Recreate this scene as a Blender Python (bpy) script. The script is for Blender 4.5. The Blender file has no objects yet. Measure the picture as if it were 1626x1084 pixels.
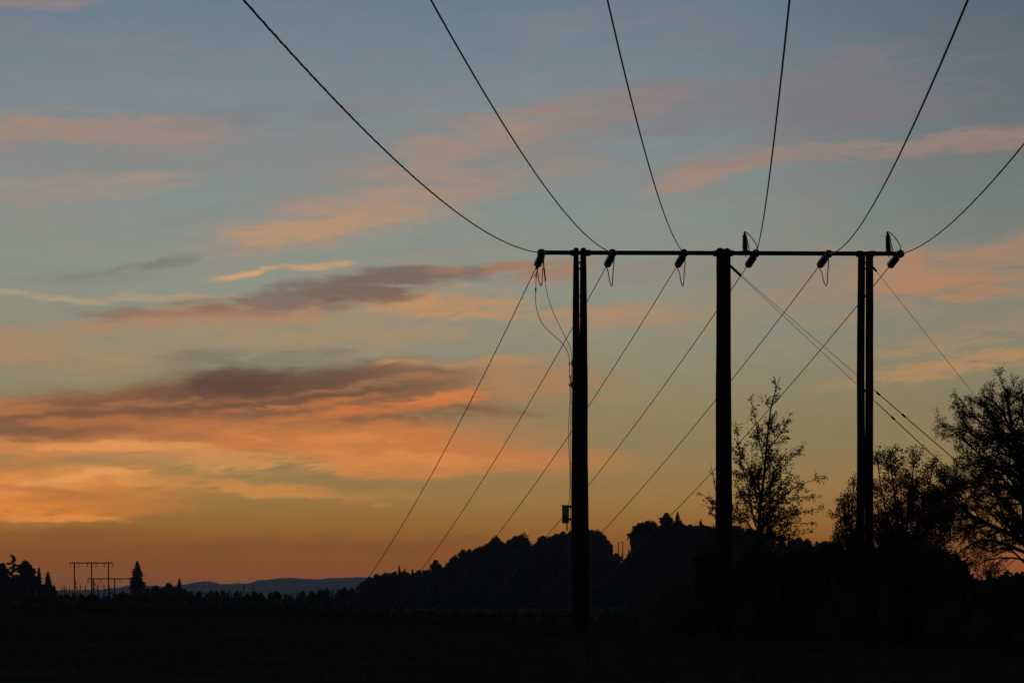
import bpy, math, random
import numpy as np
from mathutils import Vector, Matrix

S = bpy.context.scene
COL = S.collection
R = math.radians
rnd = random.Random(7)
rng = np.random.default_rng(11)

# ------------------------------------------------------------------ camera
F = 4160.0            # focal length in pixels of a 1626 px wide frame
EYE = 1.6
HOR = 945.0           # picture row of the horizon
cam = bpy.data.cameras.new('camera')
cam.sensor_width = 36.0
cam.lens = F / 1626.0 * 36.0
cam.shift_y = (HOR - 542.0) / 1626.0
cam.clip_start = 0.1
cam.clip_end = 40000
camo = bpy.data.objects.new('camera', cam)
camo.location = (0, 0, EYE)
camo.rotation_euler = (R(90), 0, 0)
COL.objects.link(camo)
S.camera = camo

S.view_settings.view_transform = 'Standard'
S.view_settings.look = 'None'
S.view_settings.exposure = 0.0
S.view_settings.gamma = 1.0
S.view_settings.use_curve_mapping = False
S.cycles.max_bounces = 6
S.cycles.transparent_max_bounces = 6
S.cycles.volume_bounces = 0
S.cycles.use_denoising = True
S.cycles.sample_clamp_indirect = 2.0

SUN_AZ = -9.0         # compass of the afterglow, degrees left of the view axis
SUN_EL = 1.0


def lin(c):
    out = []
    for v in c:
        v /= 255.0
        out.append(v / 12.92 if v <= 0.04045 else ((v + 0.055) / 1.055) ** 2.4)
    return out + [1.0]


# ------------------------------------------------------------------ world: dusk sky
world = bpy.data.worlds.new('World')
S.world = world
world.use_nodes = True
world.cycles.sampling_method = 'MANUAL'
world.cycles.sample_map_resolution = 1024
nt = world.node_tree
for n in list(nt.nodes):
    nt.nodes.remove(n)
N, L = nt.nodes, nt.links


def node(t, **kw):
    n = N.new(t)
    for k, v in kw.items():
        setattr(n, k, v)
    return n


def setin(n, i, v):
    if isinstance(v, bpy.types.NodeSocket):
        L.new(v, n.inputs[i])
    else:
        n.inputs[i].default_value = v


def M(op, a, b=0.0, c=None, clamp=False):
    n = node('ShaderNodeMath', operation=op, use_clamp=clamp)
    setin(n, 0, a)
    if op not in ('ARCSINE', 'SQRT', 'ABSOLUTE'):
        setin(n, 1, b)
    if c is not None:
        setin(n, 2, c)
    return n.outputs[0]


def maprange(v, a, b, c, d, kind='SMOOTHSTEP'):
    n = node('ShaderNodeMapRange', interpolation_type=kind)
    setin(n, 0, v)
    for i, x in enumerate((a, b, c, d)):
        n.inputs[i + 1].default_value = x
    return n.outputs[0]


def mixc(f, a, b, bt='MIX'):
    n = node('ShaderNodeMix', data_type='RGBA', blend_type=bt)
    setin(n, 0, f)
    setin(n, 6, a)
    setin(n, 7, b)
    return n.outputs[2]


def noise(vec, scale, detail=3.0, rough=0.5, dist=0.0):
    n = node('ShaderNodeTexNoise')
    L.new(vec, n.inputs['Vector'])
    n.inputs['Scale'].default_value = scale
    n.inputs['Detail'].default_value = detail
    n.inputs['Roughness'].default_value = rough
    n.inputs['Distortion'].default_value = dist
    return n.outputs[0]


def comb(x, y, z=0.0):
    n = node('ShaderNodeCombineXYZ')
    setin(n, 0, x); setin(n, 1, y); setin(n, 2, z)
    return n.outputs[0]


tc = node('ShaderNodeTexCoord')
nrm = node('ShaderNodeVectorMath', operation='NORMALIZE')
L.new(tc.outputs['Generated'], nrm.inputs[0])
sep = node('ShaderNodeSeparateXYZ')
L.new(nrm.outputs[0], sep.inputs[0])
dx, dy, dz = sep.outputs
U = M('MULTIPLY', M('ARCTAN2', dx, dy), F)          # compass angle of the direction
V = M('MULTIPLY', M('ARCSINE', dz), F)              # height angle of the direction

# clear-air colours from the skyline up to the zenith
ramp = node('ShaderNodeValToRGB')
ramp.color_ramp.interpolation = 'LINEAR'
VR = 6540.0
stops = [(-300, (30, 20, 14)), (-20, (110, 62, 32)), (5, (172, 97, 14)), (25, (160, 90, 18)), (45, (149, 84, 22)), (78, (146, 89, 32)),
         (105, (152, 102, 45)), (138, (158, 116, 60)), (175, (155, 123, 73)), (225, (147, 127, 86)), (295, (143, 131, 97)),
         (345, (144, 136, 110)), (405, (142, 141, 121)), (488, (141, 146, 131)), (603, (135, 144, 140)),
         (700, (129, 140, 142)), (793, (122, 135, 142)), (885, (111, 129, 142)), (945, (106, 124, 141)),
         (1150, (98, 117, 138)), (1600, (88, 108, 132)), (2600, (72, 91, 118)), (4200, (60, 76, 102)), (6540, (54, 68, 92))]
els = ramp.color_ramp.elements
while len(els) < len(stops):
    els.new(0.5)
for e, (v, c) in zip(els, stops):
    e.position = (v + 300) / (VR + 300)
for e, (v, c) in zip(els, stops):
    e.color = lin(c)
L.new(maprange(V, -300, VR, 0, 1, 'LINEAR'), ramp.inputs[0])
sky = ramp.outputs[0]

# the sky darkens away from the afterglow: by compass, more so higher up
rel = M('ABSOLUTE', M('SUBTRACT', U, -300.0))
fr = node('ShaderNodeFloatCurve')
cm = fr.mapping.curves[0]
pts = [(0, 1.0), (0.03, 1.0), (0.06, 0.84), (0.085, 0.66), (0.11, 0.58), (0.16, 0.5), (0.3, 0.36), (0.6, 0.22), (1.0, 0.17)]
cm.points[0].location = pts[0]
cm.points[1].location = pts[-1]
for p in pts[1:-1]:
    cm.points.new(*p)
fr.mapping.update()
setin(fr, 1, M('DIVIDE', rel, 13100.0))
wv = maprange(V, 100, 850, 0.15, 1.0)
wfar = maprange(rel, 900, 3500, 0.0, 1.0)
wgt = M('MAXIMUM', wv, wfar)
fall = M('ADD', M('MULTIPLY', fr.outputs[0], wgt), M('SUBTRACT', 1.0, wgt))
cf = comb(fall, fall, fall)
sky = mixc(1.0, sky, cf, 'MULTIPLY')

# shared cloud noise, built on the direction itself (no seam behind the camera)
slant = M('SUBTRACT', dz, M('MULTIPLY', dx, 0.12))
qa = comb(M('MULTIPLY', dx, 9.0), M('MULTIPLY', dy, 9.0), M('MULTIPLY', slant, 52.0))
nA = noise(qa, 2.2, 6.0, 0.58, 0.35)                # streaks
qb = comb(M('MULTIPLY', dx, 26.0), M('MULTIPLY', dy, 26.0), M('MULTIPLY', M('SUBTRACT', dz, M('MULTIPLY', dx, 0.05)), 140.0))
nB = noise(qb, 1.6, 5.0, 0.6, 0.6)                  # fine wisps
qc = comb(M('MULTIPLY', dx, 14.0), M('MULTIPLY', dy, 14.0), M('MULTIPLY', dz, 30.0))
wn = node('ShaderNodeTexNoise')
L.new(qc, wn.inputs['Vector'])
wn.inputs['Scale'].default_value = 1.4
wn.inputs['Detail'].default_value = 4.0
wn.inputs['Roughness'].default_value = 0.55
sw = node('ShaderNodeSeparateColor')
L.new(wn.outputs['Color'], sw.inputs[0])
PU = M('ADD', U, M('MULTIPLY', M('SUBTRACT', sw.outputs[0], 0.5), 220.0))
PV = M('ADD', V, M('MULTIPLY', M('SUBTRACT', sw.outputs[1], 0.5), 62.0))
P = comb(PU, PV)
tex1 = M('ADD', M('MULTIPLY', nA, 1.5), M('MULTIPLY', nB, 2.1))       # about 1.5 on average
qd = comb(M('ADD', M('MULTIPLY', dx, 17.0), 3.7), M('MULTIPLY', dy, 17.0), M('MULTIPLY', M('ADD', dz, M('MULTIPLY', dx, 0.07)), 120.0))
nC = noise(qd, 1.5, 6.0, 0.62, 0.8)                 # streaks falling the other way
qe = comb(M('MULTIPLY', dx, 50.0), M('MULTIPLY', dy, 50.0), M('MULTIPLY', M('SUBTRACT', dz, M('MULTIPLY', dx, 0.16)), 260.0))
nD = noise(qe, 1.6, 5.0, 0.62, 0.9)                 # ragged fringes
T1_ = maprange(tex1, 1.3, 2.25, 0.15, 1.85, 'LINEAR')
T2_ = maprange(M('ADD', M('MULTIPLY', nC, 2.4), M('MULTIPLY', nD, 1.2)), 1.35, 2.25, 0.1, 1.9, 'LINEAR')
T3_ = maprange(M('ADD', M('ADD', M('MULTIPLY', nB, 1.2), M('MULTIPLY', nC, 1.2)), M('MULTIPLY', nD, 1.2)), 1.4, 2.2, 0.1, 1.9, 'LINEAR')
TT = (T1_, T2_, T3_)
TTS = [M('ADD', M('MULTIPLY', t_, 0.4), 0.75) for t_ in TT]

# thin high veil everywhere, tinted by the low sun
veil = M('MULTIPLY', maprange(nA, 0.45, 0.78, 0.0, 1.0), maprange(V, 150, 500, 0.0, 0.34))
vc = mixc(maprange(V, 350, 800, 0.0, 1.0), lin((176, 140, 104)), lin((146, 130, 128)))
vc = mixc(1.0, vc, cf, 'MULTIPLY')
sky = mixc(veil, sky, vc)

BANDS = [
    # x, y, half length, half height, rise (deg), colour, opacity
    # the high pale streaks
    (40, 6, 110, 11, 5, (160, 132, 122), .5), (150, 208, 240, 26, 2, (168, 138, 122), .75), (60, 218, 130, 22, 2, (172, 136, 116), .5),
    (420, 180, 220, 22, 5, (128, 126, 130), .5), (190, 240, 300, 50, 2, (142, 134, 130), .45),
    (150, 296, 200, 18, 4, (160, 142, 128), .6), (40, 310, 100, 20, 4, (160, 142, 126), .4), (250, 283, 60, 7, 6, (170, 146, 128), .4),
    (720, 250, 330, 70, 14, (148, 134, 126), .5), (790, 210, 210, 26, 14, (166, 140, 122), .65), (700, 238, 160, 22, 16, (162, 138, 122), .5),
    (590, 345, 270, 32, 11, (170, 143, 120), .6), (500, 362, 150, 15, 9, (190, 150, 114), .75), (650, 315, 190, 34, 12, (170, 142, 122), .6),
    (800, 290, 160, 30, 10, (158, 136, 122), .45),
    (1190, 160, 380, 60, 6, (128, 124, 126), .6), (1000, 175, 140, 26, 12, (146, 130, 124), .5), (1380, 170, 180, 30, 3, (122, 116, 122), .5),
    (1120, 273, 130, 13, 14, (168, 138, 120), .7), (1215, 254, 150, 11, 8, (162, 136, 120), .6), (1400, 238, 260, 11, 5, (148, 128, 120), .6),
    (1570, 220, 170, 13, 6, (152, 128, 118), .65), (1180, 237, 120, 8, 8, (146, 130, 122), .35), (1440, 118, 60, 12, 4, (122, 112, 118), .35),
    (1040, 20, 120, 12, 2, (124, 124, 134), .4), (1290, 240, 160, 8, 6, (154, 132, 122), .7), (1440, 229, 160, 8, 4, (150, 130, 120), .7), (1350, 236, 320, 8, 5, (146, 128, 122), .6),
    # warm bank on the right
    (1540, 432, 220, 46, 9, (166, 133, 108), .7), (1450, 430, 80, 28, 8, (188, 132, 92), .8), (1590, 402, 130, 20, 12, (168, 132, 106), .6),
    (1320, 452, 230, 44, 4, (158, 134, 112), .6), (1500, 460, 120, 20, 6, (184, 128, 90), .5),
    (1010, 500, 150, 22, 0, (172, 138, 108), .75), (940, 494, 90, 14, 2, (176, 138, 106), .5), (1100, 520, 120, 20, 2, (158, 136, 108), .4),
    (1090, 432, 200, 24, 2, (146, 132, 118), .35),
    (1500, 548, 150, 14, 5, (170, 138, 100), .55), (1500, 586, 180, 15, 7, (184, 140, 94), .75), (1305, 506, 50, 10, 0, (164, 134, 106), .4),
    (1560, 520, 160, 20, 4, (160, 134, 106), .5), (1010, 655, 130, 18, 4, (156, 128, 88), .45), (1000, 560, 150, 14, 4, (156, 138, 108), .3),
    # thin lines and smoky wisps on the left
    (440, 431, 120, 6, 4.5, (204, 158, 114), .75), (385, 436, 60, 3.5, 4, (216, 168, 120), .6),
    (190, 424, 120, 6, 11, (114, 120, 110), .5), (265, 413, 45, 9, 12, (116, 120, 110), .5), (150, 438, 120, 14, 4, (128, 132, 120), .5),
    (70, 470, 120, 5, -1, (184, 162, 130), .6), (270, 472, 150, 7, 0, (184, 154, 120), .6), (320, 350, 70, 10, 8, (124, 130, 124), .25),
    (150, 395, 100, 10, 2, (154, 144, 126), .3),
    # the long mauve bank and its lit underside
    (560, 520, 330, 36, 2, (166, 140, 110), .55), (740, 488, 170, 26, 0, (190, 142, 100), .8), (640, 482, 90, 10, 2, (200, 148, 104), .5),
    (470, 492, 200, 18, 8, (180, 130, 96), .65), (270, 507, 150, 16, 4, (180, 126, 94), .85),
    (430, 478, 200, 18, 7, (126, 104, 92), .75), (570, 464, 150, 24, 6, (118, 104, 94), .85), (600, 476, 110, 14, 6, (118, 98, 88), .6),
    (700, 440, 180, 13, 5, (120, 104, 94), .8), (810, 426, 150, 11, 5, (166, 120, 94), .8), (210, 496, 90, 9, -6, (132, 110, 98), .6),
    (880, 432, 110, 14, 4, (172, 124, 98), .6),
    # left edge, mid height
    (30, 535, 100, 24, -2, (176, 130, 98), .6), (15, 562, 60, 10, 0, (178, 128, 92), .5), (110, 575, 170, 18, -2, (172, 134, 98), .5),
    (160, 545, 260, 34, 2, (162, 140, 110), .5), (560, 540, 200, 18, 1, (166, 140, 108), .4), (380, 573, 170, 20, 4, (122, 114, 94), .6),
    # the big dark bank
    (330, 662, 500, 52, 3, (146, 100, 68), .9), (700, 615, 240, 34, 5, (152, 112, 76), .65), (80, 640, 180, 10, 2, (206, 142, 90), .7),
    (400, 620, 200, 32, 3, (98, 72, 60), .9), (190, 650, 210, 30, 5, (118, 82, 62), .85), (70, 672, 180, 38, 2, (128, 88, 62), .85),
    (540, 616, 200, 30, 3, (112, 82, 64), .75), (300, 634, 170, 7, 4, (180, 118, 76), .65), (150, 668, 170, 8, 3, (190, 118, 70), .7), (450, 640, 200, 8, 5, (194, 118, 70), .75), (330, 672, 180, 8, 1, (198, 120, 68), .6), (470, 600, 150, 22, 3, (104, 78, 62), .7), (650, 594, 120, 18, 5, (130, 98, 74), .6), (600, 608, 150, 6, 5, (176, 122, 84), .5), (370, 606, 90, 22, 2, (88, 64, 58), .6),
    (640, 642, 230, 12, 6, (210, 122, 66), .95), (740, 625, 110, 8, 5, (206, 130, 78), .7), (560, 655, 130, 8, 4, (196, 112, 62), .6),
    (640, 666, 200, 11, 2, (120, 82, 60), .8), (760, 656, 120, 8, 2, (136, 98, 68), .55),
    (640, 582, 60, 5, 5, (202, 148, 94), .7), (760, 578, 130, 7, 4, (186, 142, 98), .6), (840, 600, 90, 30, 0, (176, 130, 90), .6),
    (340, 684, 260, 22, -1, (160, 102, 66), .7), (90, 700, 160, 12, 0, (146, 92, 58), .7), (20, 650, 90, 8, 2, (196, 126, 76), .5),
    # glowing underside
    (170, 716, 330, 20, 0, (206, 134, 74), .95), (220, 712, 160, 9, 0, (232, 154, 90), .8), (500, 690, 260, 24, -2, (182, 116, 68), .75),
    (620, 712, 330, 34, -4, (204, 124, 66), .95), (520, 700, 150, 12, -4, (220, 136, 72), .7), (600, 740, 200, 14, -3, (212, 134, 72), .85),
    (740, 742, 160, 14, 2, (196, 128, 72), .7), (800, 694, 140, 28, 0, (176, 124, 78), .6), (860, 620, 110, 24, 0, (168, 128, 88), .5),
    (640, 728, 190, 8, -4, (226, 142, 76), .6),
    (370, 737, 180, 18, 0, (206, 146, 84), .9),
    # lowest left cloud
    (90, 780, 220, 42, 1, (206, 130, 62), .9), (80, 768, 170, 16, 4, (226, 146, 78), .8), (50, 806, 130, 18, -3, (230, 138, 58), .95), (210, 760, 60, 9, -4, (224, 152, 80), .8),
    (170, 808, 120, 16, 0, (196, 122, 56), .7), (100, 790, 90, 9, 3, (178, 110, 56), .5), (120, 762, 120, 5, 5, (238, 164, 96), .6), (60, 778, 80, 5, -6, (186, 112, 58), .6), (60, 822, 120, 5, -4, (236, 148, 68), .6), (230, 800, 60, 8, -8, (188, 120, 58), .5), (150, 750, 100, 5, 6, (204, 140, 80), .5), (200, 738, 130, 9, 0, (150, 128, 84), .5),
    (410, 776, 190, 11, -4, (208, 140, 72), .9), (340, 764, 110, 9, -3, (190, 136, 76), .6), (600, 782, 160, 8, -1, (172, 126, 70), .6),
    # dull bars above the skyline
    (500, 866, 420, 12, 1, (124, 76, 38), .4), (60, 884, 260, 22, 0, (142, 80, 32), .4), (80, 855, 220, 12, 0, (136, 78, 38), .35),
    (1250, 880, 400, 20, 0, (132, 82, 46), .5), (1580, 905, 160, 36, 0, (186, 92, 46), .55), (1560, 820, 200, 60, 0, (150, 102, 58), .5),
]
for kb, (x, y, hl, ht, rise, col, op) in enumerate(BANDS):
    u = x - 813.0
    v = HOR - y
    a = math.atan(u / F) * F
    b = math.atan(v / math.hypot(F, u)) * F
    mp = node('ShaderNodeMapping', vector_type='TEXTURE')
    L.new(P, mp.inputs[0])
    mp.inputs['Location'].default_value = (a, b, 0)
    mp.inputs['Rotation'].default_value = (0, 0, R(rise))
    mp.inputs['Scale'].default_value = (hl * 1.35, ht * 1.55, 1)
    g = node('ShaderNodeTexGradient', gradient_type='SPHERICAL')
    L.new(mp.outputs[0], g.inputs[0])
    m = M('MULTIPLY', g.outputs['Fac'], TTS[kb % 3] if (ht >= 30 and y > 560) else TT[kb % 3])
    m = maprange(m, 0.03, 0.8, 0.0, op)
    sky = mixc(m, sky, lin(col))
# the banks are not even: thicker and thinner streaks within them
grain = maprange(M('ADD', M('MULTIPLY', nC, 1.0), M('MULTIPLY', nD, 1.0)), 0.72, 1.28, 0.965, 1.035, 'LINEAR')
sky = mixc(1.0, sky, comb(grain, M('ADD', M('MULTIPLY', grain, 0.85), 0.15), M('ADD', M('MULTIPLY', grain, 0.7), 0.3)), 'MULTIPLY')

# a trace of the physical twilight sky, sun on the skyline behind the hills
nish = node('ShaderNodeTexSky', sky_type='NISHITA')
nish.sun_disc = False
nish.sun_elevation = R(SUN_EL)
nish.sun_rotation = R(SUN_AZ)
nish.dust_density = 2.0
bg1 = node('ShaderNodeBackground')
L.new(sky, bg1.inputs[0])
bg1.inputs[1].default_value = 1.0
bg2 = node('ShaderNodeBackground')
L.new(nish.outputs[0], bg2.inputs[0])
bg2.inputs[1].default_value = 0.0006
addn = node('ShaderNodeAddShader')
L.new(bg1.outputs[0], addn.inputs[0])
L.new(bg2.outputs[0], addn.inputs[1])
wo = node('ShaderNodeOutputWorld')
L.new(addn.outputs[0], wo.inputs[0])

# what little direct glow is left comes from the skyline
sun = bpy.data.lights.new('sun', 'SUN')
sun.energy = 0.02
sun.angle = R(6)
sun.color = (1.0, 0.62, 0.36)
suno = bpy.data.objects.new('sun', sun)
sd = Vector((math.sin(R(SUN_AZ)) * math.cos(R(SUN_EL)), math.cos(R(SUN_AZ)) * math.cos(R(SUN_EL)), math.sin(R(SUN_EL))))
suno.rotation_euler = sd.to_track_quat('Z', 'Y').to_euler()
suno.location = (-10, 30, 40)
COL.objects.link(suno)


# ------------------------------------------------------------------ materials
def material(name, c1, c2, scale=6.0, rough=0.85, metallic=0.0, bump=0.3, stretch=(1, 1, 1), trans=0.0):
    m = bpy.data.materials.new(name)
    m.use_nodes = True
    t = m.node_tree
    b = t.nodes['Principled BSDF']
    co = t.nodes.new('ShaderNodeTexCoord')
    mp = t.nodes.new('ShaderNodeMapping')
    mp.inputs['Scale'].default_value = stretch
    no = t.nodes.new('ShaderNodeTexNoise')
    no.inputs['Scale'].default_value = scale
    no.inputs['Detail'].default_value = 6
    rp = t.nodes.new('ShaderNodeValToRGB')
    rp.color_ramp.elements[0].position = 0.35
    rp.color_ramp.elements[1].position = 0.68
    rp.color_ramp.elements[0].color = (*c1, 1)
    rp.color_ramp.elements[1].color = (*c2, 1)
    t.links.new(co.outputs['Object'], mp.inputs[0])
    t.links.new(mp.outputs[0], no.inputs['Vector'])
    t.links.new(no.outputs[0], rp.inputs[0])
    t.links.new(rp.outputs[0], b.inputs['Base Color'])
    b.inputs['Roughness'].default_value = rough
    b.inputs['Metallic'].default_value = metallic
    b.inputs['Transmission Weight'].default_value = trans
    if rough > 0.6:
        b.inputs['Specular IOR Level'].default_value = 0.12 if rough < .88 else 0.0
    if bump > 0:
        bp = t.nodes.new('ShaderNodeBump')
        bp.inputs['Strength'].default_value = bump
        bp.inputs['Distance'].default_value = 0.02
        t.links.new(no.outputs[0], bp.inputs['Height'])
        t.links.new(bp.outputs[0], b.inputs['Normal'])
    return m


MAT = dict(
    pole=material('tarred_wood', (.02, .015, .012), (.05, .038, .028), 5, .8, stretch=(8, 8, .5), bump=.6),
    arm=material('weathered_steel', (.03, .03, .03), (.06, .058, .055), 9, .6, .3),
    steel=material('galvanised_steel', (.1, .1, .1), (.18, .18, .18), 30, .5, .7, bump=0),
    wire=material('aluminium_conductor', (.09, .085, .08), (.14, .135, .13), 40, .55, .5, bump=0),
    cable=material('black_cable', (.015, .015, .015), (.03, .03, .03), 20, .5, bump=0),
    rod=material('dark_guard', (.02, .018, .016), (.04, .036, .03), 20, .7, bump=0),
    glass=material('toughened_glass', (.03, .085, .09), (.05, .12, .12), 3, .12, trans=.85, bump=0),
    porcelain=material('brown_porcelain', (.02, .016, .014), (.03, .024, .02), 12, .25, bump=0),
    box=material('grey_box_paint', (.2, .2, .2), (.26, .26, .26), 14, .5, bump=.05),
    bark=material('tree_bark', (.02, .017, .014), (.05, .042, .035), 9, .9, stretch=(1, 1, .3)),
    leaf=material('autumn_leaf', (.045, .055, .025), (.08, .085, .04), 1.5, .8, bump=0),
    conifer=material('spruce_needles', (.03, .042, .03), (.05, .065, .045), 1.0, .9, bump=0),
    far=material('far_foliage', (.022, .036, .024), (.045, .06, .04), .12, .9, bump=0),
    field=material('stubble_field', (.04, .045, .028), (.075, .075, .045), .5, .95, bump=.3),
    grass=material('dry_grass', (.05, .052, .03), (.09, .085, .05), 2.0, .9, bump=0),
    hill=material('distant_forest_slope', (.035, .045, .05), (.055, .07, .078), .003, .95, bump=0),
)


# ------------------------------------------------------------------ mesh helpers
def tag(o, label=None, cat=None, group=None, kind=None):
    if label: o['label'] = label
    if cat: o['category'] = cat
    if group: o['group'] = group
    if kind: o['kind'] = kind
    return o


def empty(name, loc, label, cat, group=None):
    o = bpy.data.objects.new(name, None)
    o.location = loc
    COL.objects.link(o)
    return tag(o, label, cat, group)


class MB:
    """collects tubes, boxes, lathes and leaf faces, builds one mesh object"""

    def __init__(s):
        s.v, s.q, s.t, s.n = [], [], [], 0

    def add(s, v, q=None, t=None):
        v = np.asarray(v, float).reshape(-1, 3)
        if q is not None and len(q): s.q.append(np.asarray(q, int) + s.n)
        if t is not None and len(t): s.t.append(np.asarray(t, int) + s.n)
        s.v.append(v)
        s.n += len(v)

    def tube(s, pts, rad, k=6, caps=True):
        pts = np.asarray(pts, float)
        m = len(pts)
        rad = np.broadcast_to(np.asarray(rad, float), (m,))
        tg = np.gradient(pts, axis=0)
        tg /= np.linalg.norm(tg, axis=1)[:, None] + 1e-12
        ref = np.array([0, 0, 1.0]) if abs(tg[:, 2]).mean() < 0.8 else np.array([0, 1.0, 0])
        a = np.cross(tg, ref)
        a /= np.linalg.norm(a, axis=1)[:, None] + 1e-12
        b = np.cross(tg, a)
        th = np.arange(k) * 2 * math.pi / k
        ring = pts[:, None, :] + rad[:, None, None] * (a[:, None, :] * np.cos(th)[None, :, None] + b[:, None, :] * np.sin(th)[None, :, None])
        i = np.arange(m - 1)[:, None] * k
        j = np.arange(k)[None, :]
        j2 = (j + 1) % k
        q = np.stack([i + j, i + j2, i + k + j2, i + k + j], -1).reshape(-1, 4)
        v = ring.reshape(-1, 3)
        t = []
        if caps:
            v = np.vstack([v, pts[0], pts[-1]])
            c0, c1 = m * k, m * k + 1
            for jj in range(k):
                t.append((c0, (jj + 1) % k, jj))
                t.append((c1, (m - 1) * k + jj, (m - 1) * k + (jj + 1) % k))
        s.add(v, q, t)

    def box(s, c, h, rot=None):
        c = np.array(c, float)
        sg = np.array([(-1, -1, -1), (1, -1, -1), (1, 1, -1), (-1, 1, -1), (-1, -1, 1), (1, -1, 1), (1, 1, 1), (-1, 1, 1)], float)
        v = sg * np.array(h, float)
        if rot is not None: v = v @ np.array(rot.to_3x3()).T
        s.add(v + c, [(0, 3, 2, 1), (4, 5, 6, 7), (0, 1, 5, 4), (1, 2, 6, 5), (2, 3, 7, 6), (3, 0, 4, 7)])

    def lathe(s, prof, k=16, M4=None):
        """prof: list of (radius, z)"""
        th = np.arange(k) * 2 * math.pi / k
        v = np.array([(r * math.cos(a), r * math.sin(a), z) for r, z in prof for a in th])
        q = []
        for i in range(len(prof) - 1):
            for j in range(k):
                q.append((i * k + j, i * k + (j + 1) % k, (i + 1) * k + (j + 1) % k, (i + 1) * k + j))
        if M4 is not None:
            A = np.array(M4)
            v = v @ A[:3, :3].T + A[:3, 3]
        s.add(v, q)

    def leaves(s, c, size, aspect=0.6):
        """diamond leaves with free orientation"""
        c = np.asarray(c, float)
        n = len(c)
        if n == 0: return
        d = rng.normal(size=(n, 3)); d /= np.linalg.norm(d, axis=1)[:, None]
        e = rng.normal(size=(n, 3)); e = np.cross(d, e); e /= np.linalg.norm(e, axis=1)[:, None]
        sz = (np.asarray(size) * rng.uniform(.6, 1.3, n))[:, None]
        v = np.stack([c - d * sz, c + e * sz * aspect, c + d * sz, c - e * sz * aspect], 1).reshape(-1, 3)
        s.add(v, (np.arange(n)[:, None] * 4 + np.arange(4)[None, :]))

    def mesh(s, name, mat, smooth=False):
        me = bpy.data.meshes.new(name)
        v = np.vstack(s.v) if s.v else np.zeros((0, 3))
        q = np.vstack(s.q) if s.q else np.zeros((0, 4), int)
        t = np.vstack(s.t) if s.t else np.zeros((0, 3), int)
        me.vertices.add(len(v))
        me.vertices.foreach_set('co', v.astype(np.float32).ravel())
        nl = len(q) * 4 + len(t) * 3
        me.loops.add(nl)
        me.loops.foreach_set('vertex_index', np.concatenate([q.ravel(), t.ravel()]).astype(np.int32))
        me.polygons.add(len(q) + len(t))
        st = np.concatenate([np.arange(len(q)) * 4, len(q) * 4 + np.arange(len(t)) * 3]).astype(np.int32)
        me.polygons.foreach_set('loop_start', st)
        me.polygons.foreach_set('loop_total', np.concatenate([np.full(len(q), 4), np.full(len(t), 3)]).astype(np.int32))
        me.update(calc_edges=True)
        me.validate()
        if smooth:
            me.polygons.foreach_set('use_smooth', np.ones(len(me.polygons), bool))
        me.materials.append(MAT[mat])
        return me

    def build(s, name, mat, parent=None, smooth=False):
        """vertices are given in world space; the object sits at its parent's place"""
        if parent is not None and parent.location.length > 0 and not getattr(s, 'local', False):
            off = np.array(wloc(parent))
            s.v = [a - off for a in s.v]
        o = bpy.data.objects.new(name, s.mesh(name, mat, smooth))
        COL.objects.link(o)
        o.parent = parent
        return o


def wloc(o):
    p = Vector(o.location)
    while o.parent is not None:
        o = o.parent
        p += o.location
    return p


def linkmesh(name, me, parent, loc=(0, 0, 0)):
    o = bpy.data.objects.new(name, me)
    o.location = loc
    COL.objects.link(o)
    o.parent = parent
    return o


def at(px, py, Y):
    """a place at the distance Y that the photograph shows at px, py"""
    return np.array([(px - 813.0) / F * Y, Y, EYE + (HOR - py) / F * Y])


def spline(pts, n=8):
    pts = [np.asarray(p, float) for p in pts]
    P_ = [2 * pts[0] - pts[1]] + pts + [2 * pts[-1] - pts[-2]]
    out = []
    for i in range(1, len(P_) - 2):
        for k in range(n):
            t = k / n
            a, b, c, d = P_[i - 1], P_[i], P_[i + 1], P_[i + 2]
            out.append(.5 * ((2 * b) + (-a + c) * t + (2 * a - 5 * b + 4 * c - d) * t * t + (-a + 3 * b - 3 * c + d) * t ** 3))
    out.append(pts[-1])
    return np.array(out)


# ------------------------------------------------------------------ terrain
def sstep(t):
    t = np.clip(t, 0, 1)
    return t * t * (3 - 2 * t)


U_B = [-6000, -2000, 0, 550, 813, 1626, 3500, 8000]
def brow(u):
    yb = np.interp(u, U_B, [930, 950, 963, 975, 997, 1040, 1060, 1060])
    Yb = np.interp(u, U_B, [120, 95, 90, 76, 65, 55, 50, 50])
    return Yb, EYE - (yb - HOR) / F * Yb


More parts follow.
